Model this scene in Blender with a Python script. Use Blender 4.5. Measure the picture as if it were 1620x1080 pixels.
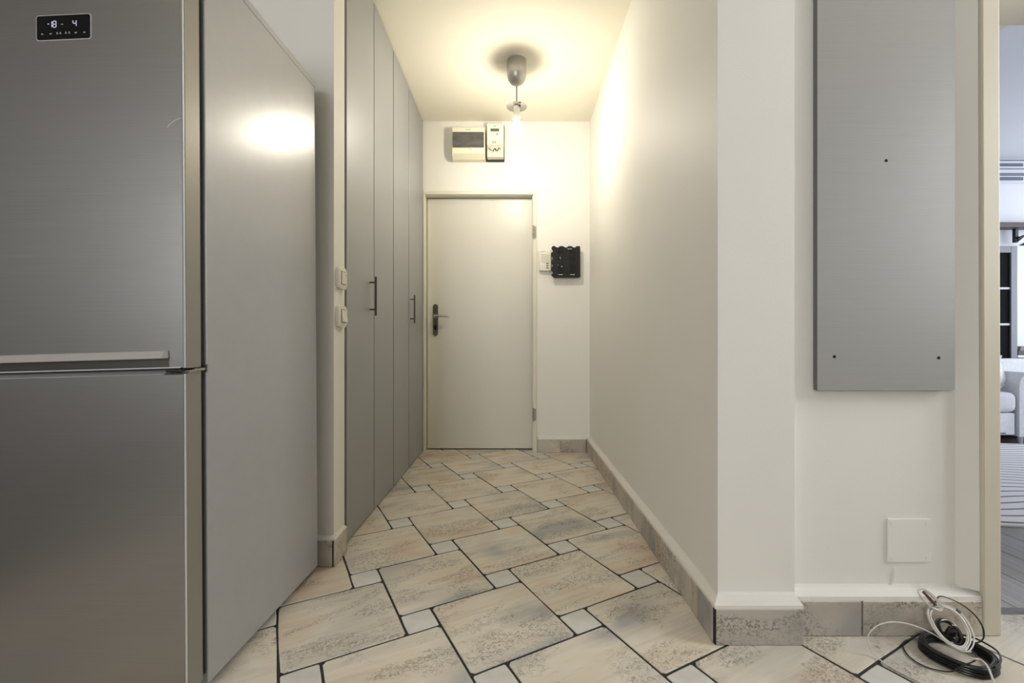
import bpy, bmesh, math, random
from mathutils import Vector, Matrix

random.seed(7)
for o in list(bpy.data.objects):
    bpy.data.objects.remove(o)
S = bpy.context.scene
C = S.collection
R = math.radians

# ------------------------------------------------------------------ camera
cam_d = bpy.data.cameras.new('camera')
cam_d.sensor_fit = 'HORIZONTAL'
cam_d.sensor_width = 36.0
cam_d.lens = 706.0 / 1620.0 * 36.0
cam_d.shift_x = -2.0 / 1620.0
cam_d.shift_y = 1.0 / 1620.0
cam_d.clip_start = 0.02
cam = bpy.data.objects.new('camera', cam_d)
C.objects.link(cam)
cam.location = (0, 0, 0.855)
cam.rotation_euler = (R(90), 0, 0)
S.camera = cam

# ------------------------------------------------------------------ world, large lights, exposure
w = bpy.data.worlds.new('daylight')
S.world = w
w.use_nodes = True
bg = w.node_tree.nodes['Background']
bg.inputs['Color'].default_value = (0.80, 0.88, 1.0, 1)
bg.inputs['Strength'].default_value = 1.2


def area(name, loc, target, sx, sy, power, col):
    l = bpy.data.lights.new(name, 'AREA')
    l.shape = 'RECTANGLE'
    l.size, l.size_y = sx, sy
    l.energy = power
    l.color = col
    o = bpy.data.objects.new(name, l)
    C.objects.link(o)
    o.location = loc
    o.rotation_euler = (Vector(target) - Vector(loc)).to_track_quat('-Z', 'Y').to_euler()
    return o


# daylight arriving at the windows (outside the panes)
area('daylight_side_window', (2.95, 0.80, 1.65), (-1, 0.5, 0.9), 0.75, 1.4, 66, (0.97, 0.98, 1.0))
area('daylight_rear_window', (-1.28, -2.95, 1.65), (-0.4, 2, 1.2), 0.80, 1.5, 92, (0.97, 0.98, 1.0))
area('daylight_living_window', (6.75, 3.0, 1.5), (3, 3.1, 1.2), 2.4, 1.8, 98, (0.91, 0.945, 1.0))

S.view_settings.view_transform = 'Standard'
S.view_settings.look = 'None'
S.view_settings.gamma = 1.0
S.view_settings.use_curve_mapping = False
S.view_settings.exposure = 0.0


# ------------------------------------------------------------------ materials
def lin(c):
    return tuple(((v / 255.0) / 12.92 if v / 255.0 <= 0.04045 else ((v / 255.0 + 0.055) / 1.055) ** 2.4) for v in c)


def mat(name, col, rough=0.5, metal=0.0, spec=0.5, emit=None, estr=0.0, alpha=1.0, coat=0.0):
    m = bpy.data.materials.new(name)
    m.use_nodes = True
    b = m.node_tree.nodes['Principled BSDF']
    b.inputs['Base Color'].default_value = (*col, 1)
    b.inputs['Roughness'].default_value = rough
    b.inputs['Metallic'].default_value = metal
    b.inputs['Specular IOR Level'].default_value = spec
    b.inputs['Alpha'].default_value = alpha
    b.inputs['Coat Weight'].default_value = coat
    if emit:
        b.inputs['Emission Color'].default_value = (*emit, 1)
        b.inputs['Emission Strength'].default_value = estr
    return m


def nodes(m):
    return m.node_tree.nodes, m.node_tree.links, m.node_tree.nodes['Principled BSDF']


def N(m, typ, **kw):
    n = m.node_tree.nodes.new(typ)
    for k, v in kw.items():
        if k in ('operation', 'blend_type', 'data_type', 'feature', 'noise_dimensions', 'vector_type', 'rotation_type'):
            setattr(n, k, v)
        else:
            n.inputs[k.replace('_', ' ')].default_value = v
    return n


def ramp(m, stops):
    n = m.node_tree.nodes.new('ShaderNodeValToRGB')
    cr = n.color_ramp
    while len(cr.elements) < len(stops):
        cr.elements.new(0.5)
    for e, (p, c) in zip(cr.elements, stops):
        e.position = p
        e.color = (*c, 1) if len(c) == 3 else c
    return n


def noisy(m, c1, c2, scale=(8, 8, 8), detail=4, bump=0.0, bscale=200.0, bdist=0.001, rough=None):
    """noise between two colours and a fine bump, in object space"""
    nd, lk, b = nodes(m)
    tc = nd.new('ShaderNodeTexCoord')
    mp = N(m, 'ShaderNodeMapping', Scale=scale)
    lk.new(tc.outputs['Object'], mp.inputs['Vector'])
    n1 = N(m, 'ShaderNodeTexNoise', Scale=1.0, Detail=detail, Roughness=0.6)
    lk.new(mp.outputs['Vector'], n1.inputs['Vector'])
    r = ramp(m, [(0.3, c1), (0.7, c2)])
    lk.new(n1.outputs['Fac'], r.inputs['Fac'])
    lk.new(r.outputs['Color'], b.inputs['Base Color'])
    if rough:
        mr = N(m, 'ShaderNodeMapRange')
        mr.inputs['To Min'].default_value, mr.inputs['To Max'].default_value = rough
        lk.new(n1.outputs['Fac'], mr.inputs['Value'])
        lk.new(mr.outputs['Result'], b.inputs['Roughness'])
    if bump:
        n2 = N(m, 'ShaderNodeTexNoise', Scale=bscale, Detail=2.0)
        lk.new(tc.outputs['Object'], n2.inputs['Vector'])
        bp = N(m, 'ShaderNodeBump', Strength=bump, Distance=bdist)
        lk.new(n2.outputs['Fac'], bp.inputs['Height'])
        lk.new(bp.outputs['Normal'], b.inputs['Normal'])
    return m


def paint(name, col, rough=0.55, bump=0.12):
    m = mat(name, col, rough, spec=0.3)
    noisy(m, tuple(v * 0.975 for v in col), col, (1.6, 1.6, 1.6), 3, bump, 130.0, 0.0015)
    return m


def brushed(name, col, rough, axis, metal=1.0, aniso=0.5):
    m = mat(name, col, rough, metal)
    nd, lk, b = nodes(m)
    sc = [900, 900, 900]
    sc[axis] = 6
    c1 = tuple(v * 0.93 for v in col)
    noisy(m, c1, col, tuple(sc), 2, 0.0, rough=(rough - 0.03, rough + 0.03))
    b.inputs['Anisotropic'].default_value = aniso
    return m


def stone(name, tint=1.0, dark=1.0, bluish=0.0):
    m = mat(name, (0.5, 0.45, 0.37), 0.5, spec=0.4)
    nd, lk, b = nodes(m)
    tc = nd.new('ShaderNodeTexCoord')
    oi = nd.new('ShaderNodeObjectInfo')
    mul = N(m, 'ShaderNodeMath', operation='MULTIPLY')
    mul.inputs[1].default_value = 61.0
    lk.new(oi.outputs['Random'], mul.inputs[0])
    cmb = nd.new('ShaderNodeCombineXYZ')
    for k in ('X', 'Y', 'Z'):
        lk.new(mul.outputs[0], cmb.inputs[k])
    add = N(m, 'ShaderNodeVectorMath', operation='ADD')
    lk.new(tc.outputs['Object'], add.inputs[0])
    lk.new(cmb.outputs[0], add.inputs[1])
    P = add.outputs[0]

    def noise(scale, mapping=None, detail=4.0, rough=0.55, dist=0.0):
        n = N(m, 'ShaderNodeTexNoise', Scale=scale, Detail=detail, Roughness=rough, Distortion=dist)
        src = P
        if mapping:
            mp = N(m, 'ShaderNodeMapping', Scale=mapping)
            lk.new(P, mp.inputs['Vector'])
            src = mp.outputs['Vector']
        lk.new(src, n.inputs['Vector'])
        return n.outputs['Fac']

    # broad clouds: cream, sand, rose, slate grey
    cl = ramp(m, [(0.30, lin((170, 168, 166))), (0.40, lin((200, 193, 180))), (0.50, lin((214, 206, 190))),
                  (0.60, lin((212, 199, 178))), (0.72, lin((204, 182, 162)))])
    lk.new(noise(2.6, (0.8, 1.5, 1.0), 2.0, 0.5, 0.5), cl.inputs['Fac'])
    # fine sediment streaks along the stone
    st = ramp(m, [(0.38, (0.90, 0.885, 0.865)), (0.52, (1, 1, 1)), (0.70, (0.96, 0.945, 0.925))])
    lk.new(noise(5.0, (0.5, 6.5, 1.0), 5.0, 0.6, 0.3), st.inputs['Fac'])
    m1 = N(m, 'ShaderNodeMix', data_type='RGBA', blend_type='MULTIPLY')
    m1.inputs[0].default_value = 1.0
    lk.new(cl.outputs['Color'], m1.inputs[6])
    lk.new(st.outputs['Color'], m1.inputs[7])
    # mineral "moss" flecks in patches
    pm = ramp(m, [(0.49 - 0.06 * (dark - 1), (0, 0, 0)), (0.58, (1, 1, 1))])
    lk.new(noise(4.6, (0.7, 1.7, 1.0), 4.0, 0.6, 1.0), pm.inputs['Fac'])
    fl = ramp(m, [(0.505, (0, 0, 0)), (0.545, (1, 1, 1))])
    lk.new(noise(95.0, (1.0, 1.3, 1.0), 5.0, 0.75, 1.2), fl.inputs['Fac'])
    mm = N(m, 'ShaderNodeMath', operation='MULTIPLY')
    lk.new(pm.outputs['Color'], mm.inputs[0])
    lk.new(fl.outputs['Color'], mm.inputs[1])
    m3 = N(m, 'ShaderNodeMath', operation='MULTIPLY')
    m3.inputs[1].default_value = 0.62 * dark
    lk.new(mm.outputs[0], m3.inputs[0])
    m2 = N(m, 'ShaderNodeMix', data_type='RGBA')
    lk.new(m3.outputs[0], m2.inputs[0])
    lk.new(m1.outputs[2], m2.inputs[6])
    m2.inputs[7].default_value = (*lin((104, 94, 82)), 1)
    # each piece a little lighter or darker
    hv = nd.new('ShaderNodeHueSaturation')
    mr = N(m, 'ShaderNodeMapRange')
    mr.inputs['To Min'].default_value = 0.95 * tint
    mr.inputs['To Max'].default_value = 1.08 * tint
    lk.new(oi.outputs['Random'], mr.inputs['Value'])
    lk.new(mr.outputs['Result'], hv.inputs['Value'])
    hv.inputs['Saturation'].default_value = 0.86 - bluish
    lk.new(m2.outputs[2], hv.inputs['Color'])
    lk.new(hv.outputs['Color'], b.inputs['Base Color'])
    bp = N(m, 'ShaderNodeBump', Strength=0.25, Distance=0.002)
    lk.new(noise(40.0, (0.5, 1.4, 1.0), 4.0), bp.inputs['Height'])
    lk.new(bp.outputs['Normal'], b.inputs['Normal'])
    return m


M = {}
M['wall'] = paint('cream_wall_paint', lin((238, 235, 228)))
M['ceiling'] = paint('ceiling_paint', lin((234, 229, 212)), 0.7, 0.05)
M['living_wall'] = paint('cool_white_wall_paint', lin((228, 230, 236)))
M['kitchen_wall'] = paint('dark_grey_unseen_wall', lin((120, 118, 116)))  # unseen kitchen walls, toned dark for the refrigerator's reflections
M['plaster'] = paint('white_plaster_bead', lin((226, 223, 216)), 0.6, 0.3)
M['door_paint'] = paint('satin_door_paint', lin((222, 219, 209)), 0.32, 0.06)
M['frame_paint'] = paint('cream_frame_paint', lin((226, 222, 207)), 0.4, 0.05)
M['casing'] = paint('casing_paint', lin((212, 205, 187)), 0.45, 0.05)
M['stone'] = stone('sandstone_tile')
M['stone_small'] = noisy(mat('pale_grey_inset_tile', (0.5, 0.5, 0.5), 0.5), lin((196, 194, 188)), lin((214, 212, 206)), (14, 14, 14), 5, 0.2, 120, 0.001)
M['stone_base'] = stone('baseboard_stone', 0.84, 1.1, 0.0)
M['grout'] = noisy(mat('dark_grout', (0.03, 0.03, 0.03), 0.9), (0.016, 0.015, 0.014), (0.035, 0.033, 0.03), (60, 60, 60), 3)
M['subfloor'] = mat('subfloor', lin((150, 140, 125)), 0.8)
M['laminate_door'] = brushed('silver_laminate', lin((166, 168, 171)), 0.42, 2, 0.35, 0.0)
M['board'] = brushed('silver_board', lin((172, 171, 168)), 0.45, 0, 0.15, 0.0)
M['board_edge'] = mat('board_edge_grey', lin((104, 102, 100)), 0.6)
M['hole'] = mat('drilled_hole_black', (0.008, 0.008, 0.008), 0.9)
M['steel'] = brushed('brushed_stainless_steel', lin((176, 174, 171)), 0.36, 0, 1.0, 0.4)
M['fridge_side'] = noisy(mat('silver_painted_steel', (0.33, 0.33, 0.33), 0.29, 0.15), lin((160, 160, 160)), lin((163, 163, 163)), (20, 20, 20), 3, 0.03, 900, 0.0004)
M['fridge_doorside'] = mat('door_liner_grey', lin((142, 139, 130)), 0.32, 0.4)
M['fridge_edge'] = mat('pale_edge_and_highlight', lin((222, 222, 222)), 0.3, 0.5)  # pale metal of the bezel, also used for painted door-edge highlights
M['handle_strip'] = brushed('handle_aluminium', lin((205, 200, 196)), 0.35, 0, 0.4, 0.0)
M['rubber'] = mat('black_gasket', (0.006, 0.006, 0.006), 0.6)
M['screen'] = mat('black_display_glass', (0.004, 0.004, 0.004), 0.12)
M['led'] = mat('display_digit_light', (0.5, 0.5, 0.6), 0.5, emit=(0.62, 0.68, 0.95), estr=0.35)
M['icon'] = mat('display_icon_print', lin((170, 170, 168)), 0.5)
M['chrome'] = mat('satin_chrome', lin((190, 188, 182)), 0.22, 1.0)
M['dark_steel'] = mat('dark_steel', lin((120, 117, 112)), 0.35, 0.9)
M['nickel'] = mat('brushed_nickel', lin((176, 174, 170)), 0.34, 0.55)
M['bulb'] = mat('lit_bulb_glass', (1, 1, 1), 0.3, emit=(1.0, 0.925, 0.765), estr=255.0)
M['socket'] = mat('pale_socket_plastic', lin((226, 222, 208)), 0.4)
M['white_plastic'] = mat('cream_plastic', lin((230, 226, 210)), 0.35)
M['switch'] = mat('ivory_switch_plastic', lin((229, 224, 208)), 0.3)
M['seam'] = mat('dark_seam', lin((96, 90, 80)), 0.7)
M['box_plastic'] = mat('ivory_box_plastic', lin((232, 226, 200)), 0.4)
M['smoked'] = noisy(mat('smoked_window', (0.1, 0.1, 0.1), 0.15, spec=0.7), lin((70, 69, 67)), lin((92, 91, 88)), (12, 30, 30), 3)
M['meter_lcd'] = mat('meter_lcd', lin((84, 90, 76)), 0.2)
M['meter_dark'] = mat('meter_side_dark', (0.012, 0.012, 0.012), 0.6)
M['meter_low'] = noisy(mat('meter_cover', (0.5, 0.5, 0.5), 0.3), lin((196, 190, 176)), lin((216, 210, 196)), (60, 60, 60), 3)
M['black_plastic'] = noisy(mat('black_plastic', (0.02, 0.02, 0.02), 0.5, spec=0.22), (0.014, 0.014, 0.014), (0.026, 0.026, 0.026), (120, 120, 120), 3)
M['slot'] = mat('slot_black', (0.002, 0.002, 0.002), 0.8)
M['grey_mark'] = mat('grey_mark', lin((150, 148, 140)), 0.6)
M['white_mark'] = mat('white_mark', lin((205, 203, 198)), 0.5)
M['cable_black'] = mat('black_cable', (0.01, 0.01, 0.01), 0.35)
M['cable_white'] = mat('white_cable', lin((212, 209, 202)), 0.4)
M['cable_brown'] = mat('brown_tie', lin((96, 66, 58)), 0.6)
M['shiny_black'] = mat('shiny_black_plastic', (0.012, 0.012, 0.012), 0.15)
M['hair'] = mat('pale_scratch', lin((225, 225, 222)), 0.5)
M['sofa'] = noisy(mat('white_sofa_fabric', (0.8, 0.8, 0.8), 0.85), lin((214, 215, 218)), lin((228, 229, 232)), (40, 40, 40), 4, 0.3, 500, 0.001)
M['pillow'] = noisy(mat('white_pillow_cotton', (0.8, 0.8, 0.8), 0.9), lin((222, 222, 222)), lin((238, 238, 238)), (30, 30, 30), 4, 0.4, 300, 0.002)
M['cab_grey'] = mat('grey_cabinet_frame', lin((120, 122, 130)), 0.5)
M['cab_black'] = mat('black_cabinet_glass', (0.003, 0.003, 0.003), 0.8, spec=0.1)
M['cab_shelf'] = mat('pale_shelf', lin((200, 202, 206)), 0.5)
M['beam'] = noisy(mat('dark_grey_wood', (0.1, 0.1, 0.1), 0.6), lin((74, 70, 72)), lin((92, 88, 90)), (3, 40, 40), 3)
M['lamp_black'] = mat('black_metal_lamp', (0.012, 0.012, 0.014), 0.4, 0.3)
M['tag'] = mat('dark_tag', lin((60, 60, 62)), 0.6)
M['blanket'] = noisy(mat('grey_blanket', (0.4, 0.4, 0.4), 0.9), lin((132, 130, 124)), lin((160, 158, 150)), (20, 60, 60), 3)
M['vent_dark'] = mat('vent_slot_grey', lin((104, 110, 122)), 0.6)
M['vent_white'] = mat('vent_white', lin((226, 230, 238)), 0.4)
M['plank'] = mat('grey_laminate_plank', (0.3, 0.3, 0.3), 0.42)


def plank_mat():
    m = M['plank']
    nd, lk, b = nodes(m)
    tc = nd.new('ShaderNodeTexCoord')
    oi = nd.new('ShaderNodeObjectInfo')
    mp = N(m, 'ShaderNodeMapping', Scale=(60, 3, 10))
    lk.new(tc.outputs['Object'], mp.inputs['Vector'])
    n1 = N(m, 'ShaderNodeTexNoise', Scale=1.0, Detail=5.0, Roughness=0.6, Distortion=0.4)
    lk.new(mp.outputs['Vector'], n1.inputs['Vector'])
    r = ramp(m, [(0.3, lin((118, 116, 115))), (0.7, lin((150, 148, 147)))])
    lk.new(n1.outputs['Fac'], r.inputs['Fac'])
    hv = nd.new('ShaderNodeHueSaturation')
    mr = N(m, 'ShaderNodeMapRange')
    mr.inputs['To Min'].default_value = 0.85
    mr.inputs['To Max'].default_value = 1.12
    lk.new(oi.outputs['Random'], mr.inputs['Value'])
    lk.new(mr.outputs['Result'], hv.inputs['Value'])
    lk.new(r.outputs['Color'], hv.inputs['Color'])
    lk.new(hv.outputs['Color'], b.inputs['Base Color'])


plank_mat()


def rug_mat():
    m = mat('white_rug_with_brown_contours', (0.8, 0.8, 0.8), 0.95)
    nd, lk, b = nodes(m)
    tc = nd.new('ShaderNodeTexCoord')
    wv = nd.new('ShaderNodeTexWave')
    wv.wave_type = 'BANDS'
    wv.bands_direction = 'Y'
    wv.wave_profile = 'SAW'
    for k, v in (('Scale', 4.6), ('Distortion', 20.0), ('Detail', 0.0), ('Detail Scale', 0.2)):
        wv.inputs[k].default_value = v
    lk.new(tc.outputs['Object'], wv.inputs['Vector'])
    r = ramp(m, [(0.0, lin((126, 102, 94))), (0.15, lin((130, 106, 98))), (0.20, lin((226, 228, 232))), (1.0, lin((226, 228, 232)))])
    lk.new(wv.outputs['Fac'], r.inputs['Fac'])
    lk.new(r.outputs['Color'], b.inputs['Base Color'])
    n2 = N(m, 'ShaderNodeTexNoise', Scale=160.0, Detail=3.0)
    lk.new(tc.outputs['Object'], n2.inputs['Vector'])
    bp = N(m, 'ShaderNodeBump', Strength=0.8, Distance=0.006)
    lk.new(n2.outputs['Fac'], bp.inputs['Height'])
    lk.new(bp.outputs['Normal'], b.inputs['Normal'])
    return m


M['rug'] = rug_mat()


def pane_mat():
    m = bpy.data.materials.new('clear_window_pane')
    m.use_nodes = True
    nd, lk = m.node_tree.nodes, m.node_tree.links
    nd.remove(nd['Principled BSDF'])
    t = nd.new('ShaderNodeBsdfTransparent')
    g = nd.new('ShaderNodeBsdfGlossy')
    g.inputs['Roughness'].default_value = 0.03
    mx = nd.new('ShaderNodeMixShader')
    mx.inputs[0].default_value = 0.06
    lk.new(t.outputs[0], mx.inputs[1])
    lk.new(g.outputs[0], mx.inputs[2])
    lk.new(mx.outputs[0], nd['Material Output'].inputs['Surface'])
    return m


M['pane'] = pane_mat()


# ------------------------------------------------------------------ mesh helpers
def wloc(p):
    v = Vector((0, 0, 0))
    while p is not None:
        v += p.location
        p = p.parent
    return v


def obj(name, bm, m, parent=None, local=False, smooth=False):
    """links ONE mesh object; vertices are given in world space unless local"""
    me = bpy.data.meshes.new(name)
    bmesh.ops.recalc_face_normals(bm, faces=bm.faces[:])
    if parent is not None and not local:
        bmesh.ops.translate(bm, verts=bm.verts[:], vec=-wloc(parent))
    bm.to_mesh(me)
    bm.free()
    if smooth:
        for p in me.polygons:
            p.use_smooth = True
        try:
            me.set_sharp_from_angle(angle=R(40))
        except Exception:
            pass
    me.materials.append(M[m])
    o = bpy.data.objects.new(name, me)
    C.objects.link(o)
    if parent is not None:
        o.parent = parent
    return o


def tag(o, label, cat=None, group=None, kind=None):
    o['label'] = label
    if cat:
        o['category'] = cat
    if group:
        o['group'] = group
    if kind:
        o['kind'] = kind
    return o


def thing(name, label, cat, loc=(0, 0, 0), rot=(0, 0, 0), kind=None):
    o = bpy.data.objects.new(name, None)
    o.empty_display_size = 0.05
    C.objects.link(o)
    o.location = loc
    o.rotation_euler = rot
    return tag(o, label, cat, None, kind)


def addbox(bm, x0, x1, y0, y1, z0, z1, bev=0.0, seg=2):
    r = bmesh.ops.create_cube(bm, size=1.0)
    vs = r['verts']
    for v in vs:
        v.co = Vector(((x0 + x1) / 2 + v.co.x * (x1 - x0), (y0 + y1) / 2 + v.co.y * (y1 - y0), (z0 + z1) / 2 + v.co.z * (z1 - z0)))
    if bev:
        es = list({e for v in vs for e in v.link_edges})
        bmesh.ops.bevel(bm, geom=es, offset=bev, segments=seg, affect='EDGES', profile=0.5)
    return bm


def box(x0, x1, y0, y1, z0, z1, bev=0.0, seg=2):
    return addbox(bmesh.new(), x0, x1, y0, y1, z0, z1, bev, seg)


def addprism(bm, pts, axis, a0, a1):
    """extrude a 2-D outline along an axis; pts are the two other coordinates in xyz order"""
    def co(p, t):
        q = list(p)
        q.insert(axis, t)
        return Vector(q)
    A = [bm.verts.new(co(p, a0)) for p in pts]
    B = [bm.verts.new(co(p, a1)) for p in pts]
    n = len(pts)
    bm.faces.new(A)
    bm.faces.new(B[::-1])
    for i in range(n):
        bm.faces.new((A[i], A[(i + 1) % n], B[(i + 1) % n], B[i]))
    return bm


def prism(pts, axis, a0, a1):
    return addprism(bmesh.new(), pts, axis, a0, a1)


def lathe(prof, c, seg=32, closed=False):
    bm = bmesh.new()
    rings = []
    for r, z in prof:
        if r < 1e-6:
            rings.append([bm.verts.new((c[0], c[1], c[2] + z))])
        else:
            rings.append([bm.verts.new((c[0] + r * math.cos(2 * math.pi * k / seg), c[1] + r * math.sin(2 * math.pi * k / seg), c[2] + z)) for k in range(seg)])
    for A, B in zip(rings, rings[1:]):
        for k in range(seg):
            k2 = (k + 1) % seg
            if len(A) == 1 and len(B) == 1:
                continue
            if len(A) == 1:
                bm.faces.new((A[0], B[k], B[k2]))
            elif len(B) == 1:
                bm.faces.new((A[k], A[k2], B[0]))
            else:
                bm.faces.new((A[k], A[k2], B[k2], B[k]))
    return bm


def spline(P, n=8, closed=False):
    P = [Vector(p) for p in P]
    out = []
    m = len(P)
    rng = range(m if closed else m - 1)
    for i in rng:
        if closed:
            a, b, c, d = P[(i - 1) % m], P[i], P[(i + 1) % m], P[(i + 2) % m]
        else:
            a, b, c, d = P[max(i - 1, 0)], P[i], P[i + 1], P[min(i + 2, m - 1)]
        for k in range(n):
            t = k / n
            out.append(0.5 * ((2 * b) + (c - a) * t + (2 * a - 5 * b + 4 * c - d) * t * t + (3 * b - a - 3 * c + d) * t ** 3))
    if not closed:
        out.append(P[-1])
    return out


def addtube(bm, pts, r, seg=8, closed=False):
    pts = [Vector(p) for p in pts]
    n = len(pts)
    rings = []
    up = None
    for i in range(n):
        if closed:
            t = pts[(i + 1) % n] - pts[i - 1]
        else:
            t = pts[min(i + 1, n - 1)] - pts[max(i - 1, 0)]
        t.normalize()
        if up is None:
            up = t.orthogonal().normalized()
        up = (up - t * up.dot(t))
        if up.length < 1e-6:
            up = t.orthogonal()
        up.normalize()
        s = t.cross(up)
        rings.append([bm.verts.new(pts[i] + r * (math.cos(2 * math.pi * k / seg) * up + math.sin(2 * math.pi * k / seg) * s)) for k in range(seg)])
    for i in range(n if closed else n - 1):
        A, B = rings[i], rings[(i + 1) % n]
        off = 0
        if closed and i == n - 1:
            off = min(range(seg), key=lambda q: (A[0].co - B[q].co).length)
        for k in range(seg):
            bm.faces.new((A[k], A[(k + 1) % seg], B[(k + 1 + off) % seg], B[(k + off) % seg]))
    if not closed:
        bm.faces.new(rings[0])
        bm.faces.new(rings[-1][::-1])
    return bm


def tube(pts, r, seg=8, closed=False):
    return addtube(bmesh.new(), pts, r, seg, closed)


def rrect(x0, x1, z0, z1, r, n=5):
    out = []
    for cx, cz, a in ((x1 - r, z1 - r, 0), (x0 + r, z1 - r, 90), (x0 + r, z0 + r, 180), (x1 - r, z0 + r, 270)):
        for k in range(n + 1):
            t = R(a + 90.0 * k / n)
            out.append((cx + r * math.cos(t), cz + r * math.sin(t)))
    return out


def struct(name, bm, m, label, cat, parent=None):
    o = obj(name, bm, m, parent)
    o['kind'] = 'structure'
    o['label'] = label
    o['category'] = cat
    return o


# ------------------------------------------------------------------ main dimensions (metres; camera stands at x=0, y=0)
CEIL = 2.58
BACK = 3.49          # entrance wall
XR = 0.598           # right wall of the hall
XW = -0.705          # wardrobe fronts
YP = 1.305           # front of the pillar
XP = 0.8226          # right end of the pillar
YR = 1.335           # wall right of the pillar
YR2 = 1.60           # its living-room side
YL = 1.725           # wall behind the refrigerator
XL = -0.693          # its end face towards the hall
KX0, KX1, KY0 = -1.8, 2.7, -2.7
LCEIL = 2.685
LX1, LY1 = 6.4, 4.5

# ------------------------------------------------------------------ setting
floor = struct('floor', box(KX0, KX1, KY0, BACK + 0.14, -0.06, -0.0025), 'grout', 'tiled hall floor of large sandstone squares and small pale inset squares', 'floor')

th = R(28.33)
e1 = Vector((math.cos(th), math.sin(th)))
e2 = Vector((-e1.y, e1.x))
TA, TB = 0.335, 0.100
O0 = Vector((-0.5345, 1.6190))
v1 = TA * e1 + TB * e2
v2 = -TA * e2 + TB * e1


def clip(poly, nx, ny, c):
    out = []
    n = len(poly)
    for i in range(n):
        p, q = poly[i], poly[(i + 1) % n]
        dp, dq = nx * p[0] + ny * p[1] - c, nx * q[0] + ny * q[1] - c
        if dp <= 0:
            out.append(p)
        if (dp < 0) != (dq < 0) and abs(dp - dq) > 1e-9:
            t = dp / (dp - dq)
            out.append((p[0] + (q[0] - p[0]) * t, p[1] + (q[1] - p[1]) * t))
    return out


def make_tile(c, size, m, name, big):
    g = 0.0030
    hs = size / 2 - g
    n = 4 if big else 3
    rc = 0.010 if big else 0.004
    loc = []
    cs = [(-hs, -hs), (hs, -hs), (hs, hs), (-hs, hs)]
    wob = 0.0016 if big else 0.0008
    for i in range(4):
        a, b = cs[i], cs[(i + 1) % 4]
        d = ((b[0] - a[0]) / (2 * hs), (b[1] - a[1]) / (2 * hs))
        nn = (d[1], -d[0])
        bow = random.uniform(-wob, wob * 0.6)
        for k in range(n):
            t = rc / (2 * hs) + (1 - 2 * rc / (2 * hs)) * k / (n - 1)
            off = bow * math.sin(math.pi * t) + random.uniform(-wob, wob) * 0.5 - (0.001 if k in (0, n - 1) else 0)
            loc.append((a[0] + d[0] * 2 * hs * t + nn[0] * off, a[1] + d[1] * 2 * hs * t + nn[1] * off))
    world = [(c.x + p[0] * e1.x + p[1] * e2.x, c.y + p[0] * e1.y + p[1] * e2.y) for p in loc]
    world = clip(world, 0, 1, BACK + 0.10)
    if c.x > 0.95:
        world = clip(world, 0, 1, 1.414)
    for nx, ny, lim in ((-1, 0, -KX0), (1, 0, KX1), (0, -1, -KY0)):
        if world:
            world = clip(world, nx, ny, lim)
    if len(world) < 3:
        return
    area2 = sum(p[0] * q[1] - q[0] * p[1] for p, q in zip(world, world[1:] + world[:1]))
    if abs(area2) < 0.0008:
        return
    # into the tile's own frame (centre = origin) so that its stone runs along its edges
    L = [((p[0] - c.x) * e1.x + (p[1] - c.y) * e1.y, (p[0] - c.x) * e2.x + (p[1] - c.y) * e2.y) for p in world]
    cen = (sum(p[0] for p in L) / len(L), sum(p[1] for p in L) / len(L))
    bm = bmesh.new()
    ch = 0.0012

    def inset(p):
        dx, dy = p[0] - cen[0], p[1] - cen[1]
        l = math.hypot(dx, dy) or 1
        return (p[0] - dx / l * ch * 1.4, p[1] - dy / l * ch * 1.4)
    dz = random.uniform(-0.0004, 0.0)
    lo = [bm.verts.new((p[0], p[1], -0.0024)) for p in L]
    mi = [bm.verts.new((p[0], p[1], -0.0010 + dz)) for p in L]
    hi = [bm.verts.new((*inset(p), dz)) for p in L]
    k = len(L)
    bm.faces.new(hi)
    for A, B in ((lo, mi), (mi, hi)):
        for i in range(k):
            bm.faces.new((A[i], A[(i + 1) % k], B[(i + 1) % k], B[i]))
    o = obj(name, bm, m, floor, local=True)
    o.location = (c.x, c.y, 0)
    turn = 0.0
    o.rotation_euler = (0, 0, th + turn)


for i in range(-22, 23):
    for j in range(-22, 23):
        s = O0 + i * v1 + j * v2
        b = s + (TA + TB) / 2 * e1 + (TB - TA) / 2 * e2
        for c, size, big in ((b, TA, True), (s, TB, False)):
            if not (KX0 - 0.1 < c.x < KX1 + 0.1 and -0.9 < c.y < BACK + 0.3):
                continue
            if c.y > 1.5 and not (-0.98 < c.x < 0.80):
                continue
            if c.x < -1.5 and c.y > 1.3:
                continue
            make_tile(c, size, 'stone' if big else 'stone_small', 'floor_tile' if big else 'inset_tile', big)
obj('screed', box(KX0, KX1, KY0, -0.95, -0.0024, -0.0006), 'stone_small', floor)

lf = struct('floor_living', box(0.84, LX1, 1.42, LY1, -0.06, -0.0065), 'subfloor', 'grey laminate floor of the living room beyond the doorway', 'floor')
struct('trim_threshold', prism([(1.400, -0.002), (1.434, -0.002), (1.428, 0.006), (1.406, 0.006)], 0, 1.36, 2.32), 'dark_steel', 'dark metal threshold strip in the living room doorway', 'threshold')
for k in range(26):
    x0 = 1.43 + k * 0.19
    if x0 > LX1 - 0.19:
        break
    y = 1.436 - (0.55 * ((k * 7) % 4) / 4)
    while y < LY1:
        a, b_ = max(y, 1.436), min(y + 1.28, LY1)
        if b_ - a > 0.03:
            o = obj('plank', box(-0.0935, 0.0935, -(b_ - a) / 2 + 0.001, (b_ - a) / 2 - 0.001, -0.006, 0.0, 0.0012, 1), 'plank', lf, local=True)
            o.location = (x0 + 0.095, (a + b_) / 2, 0)
        y += 1.28

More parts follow.
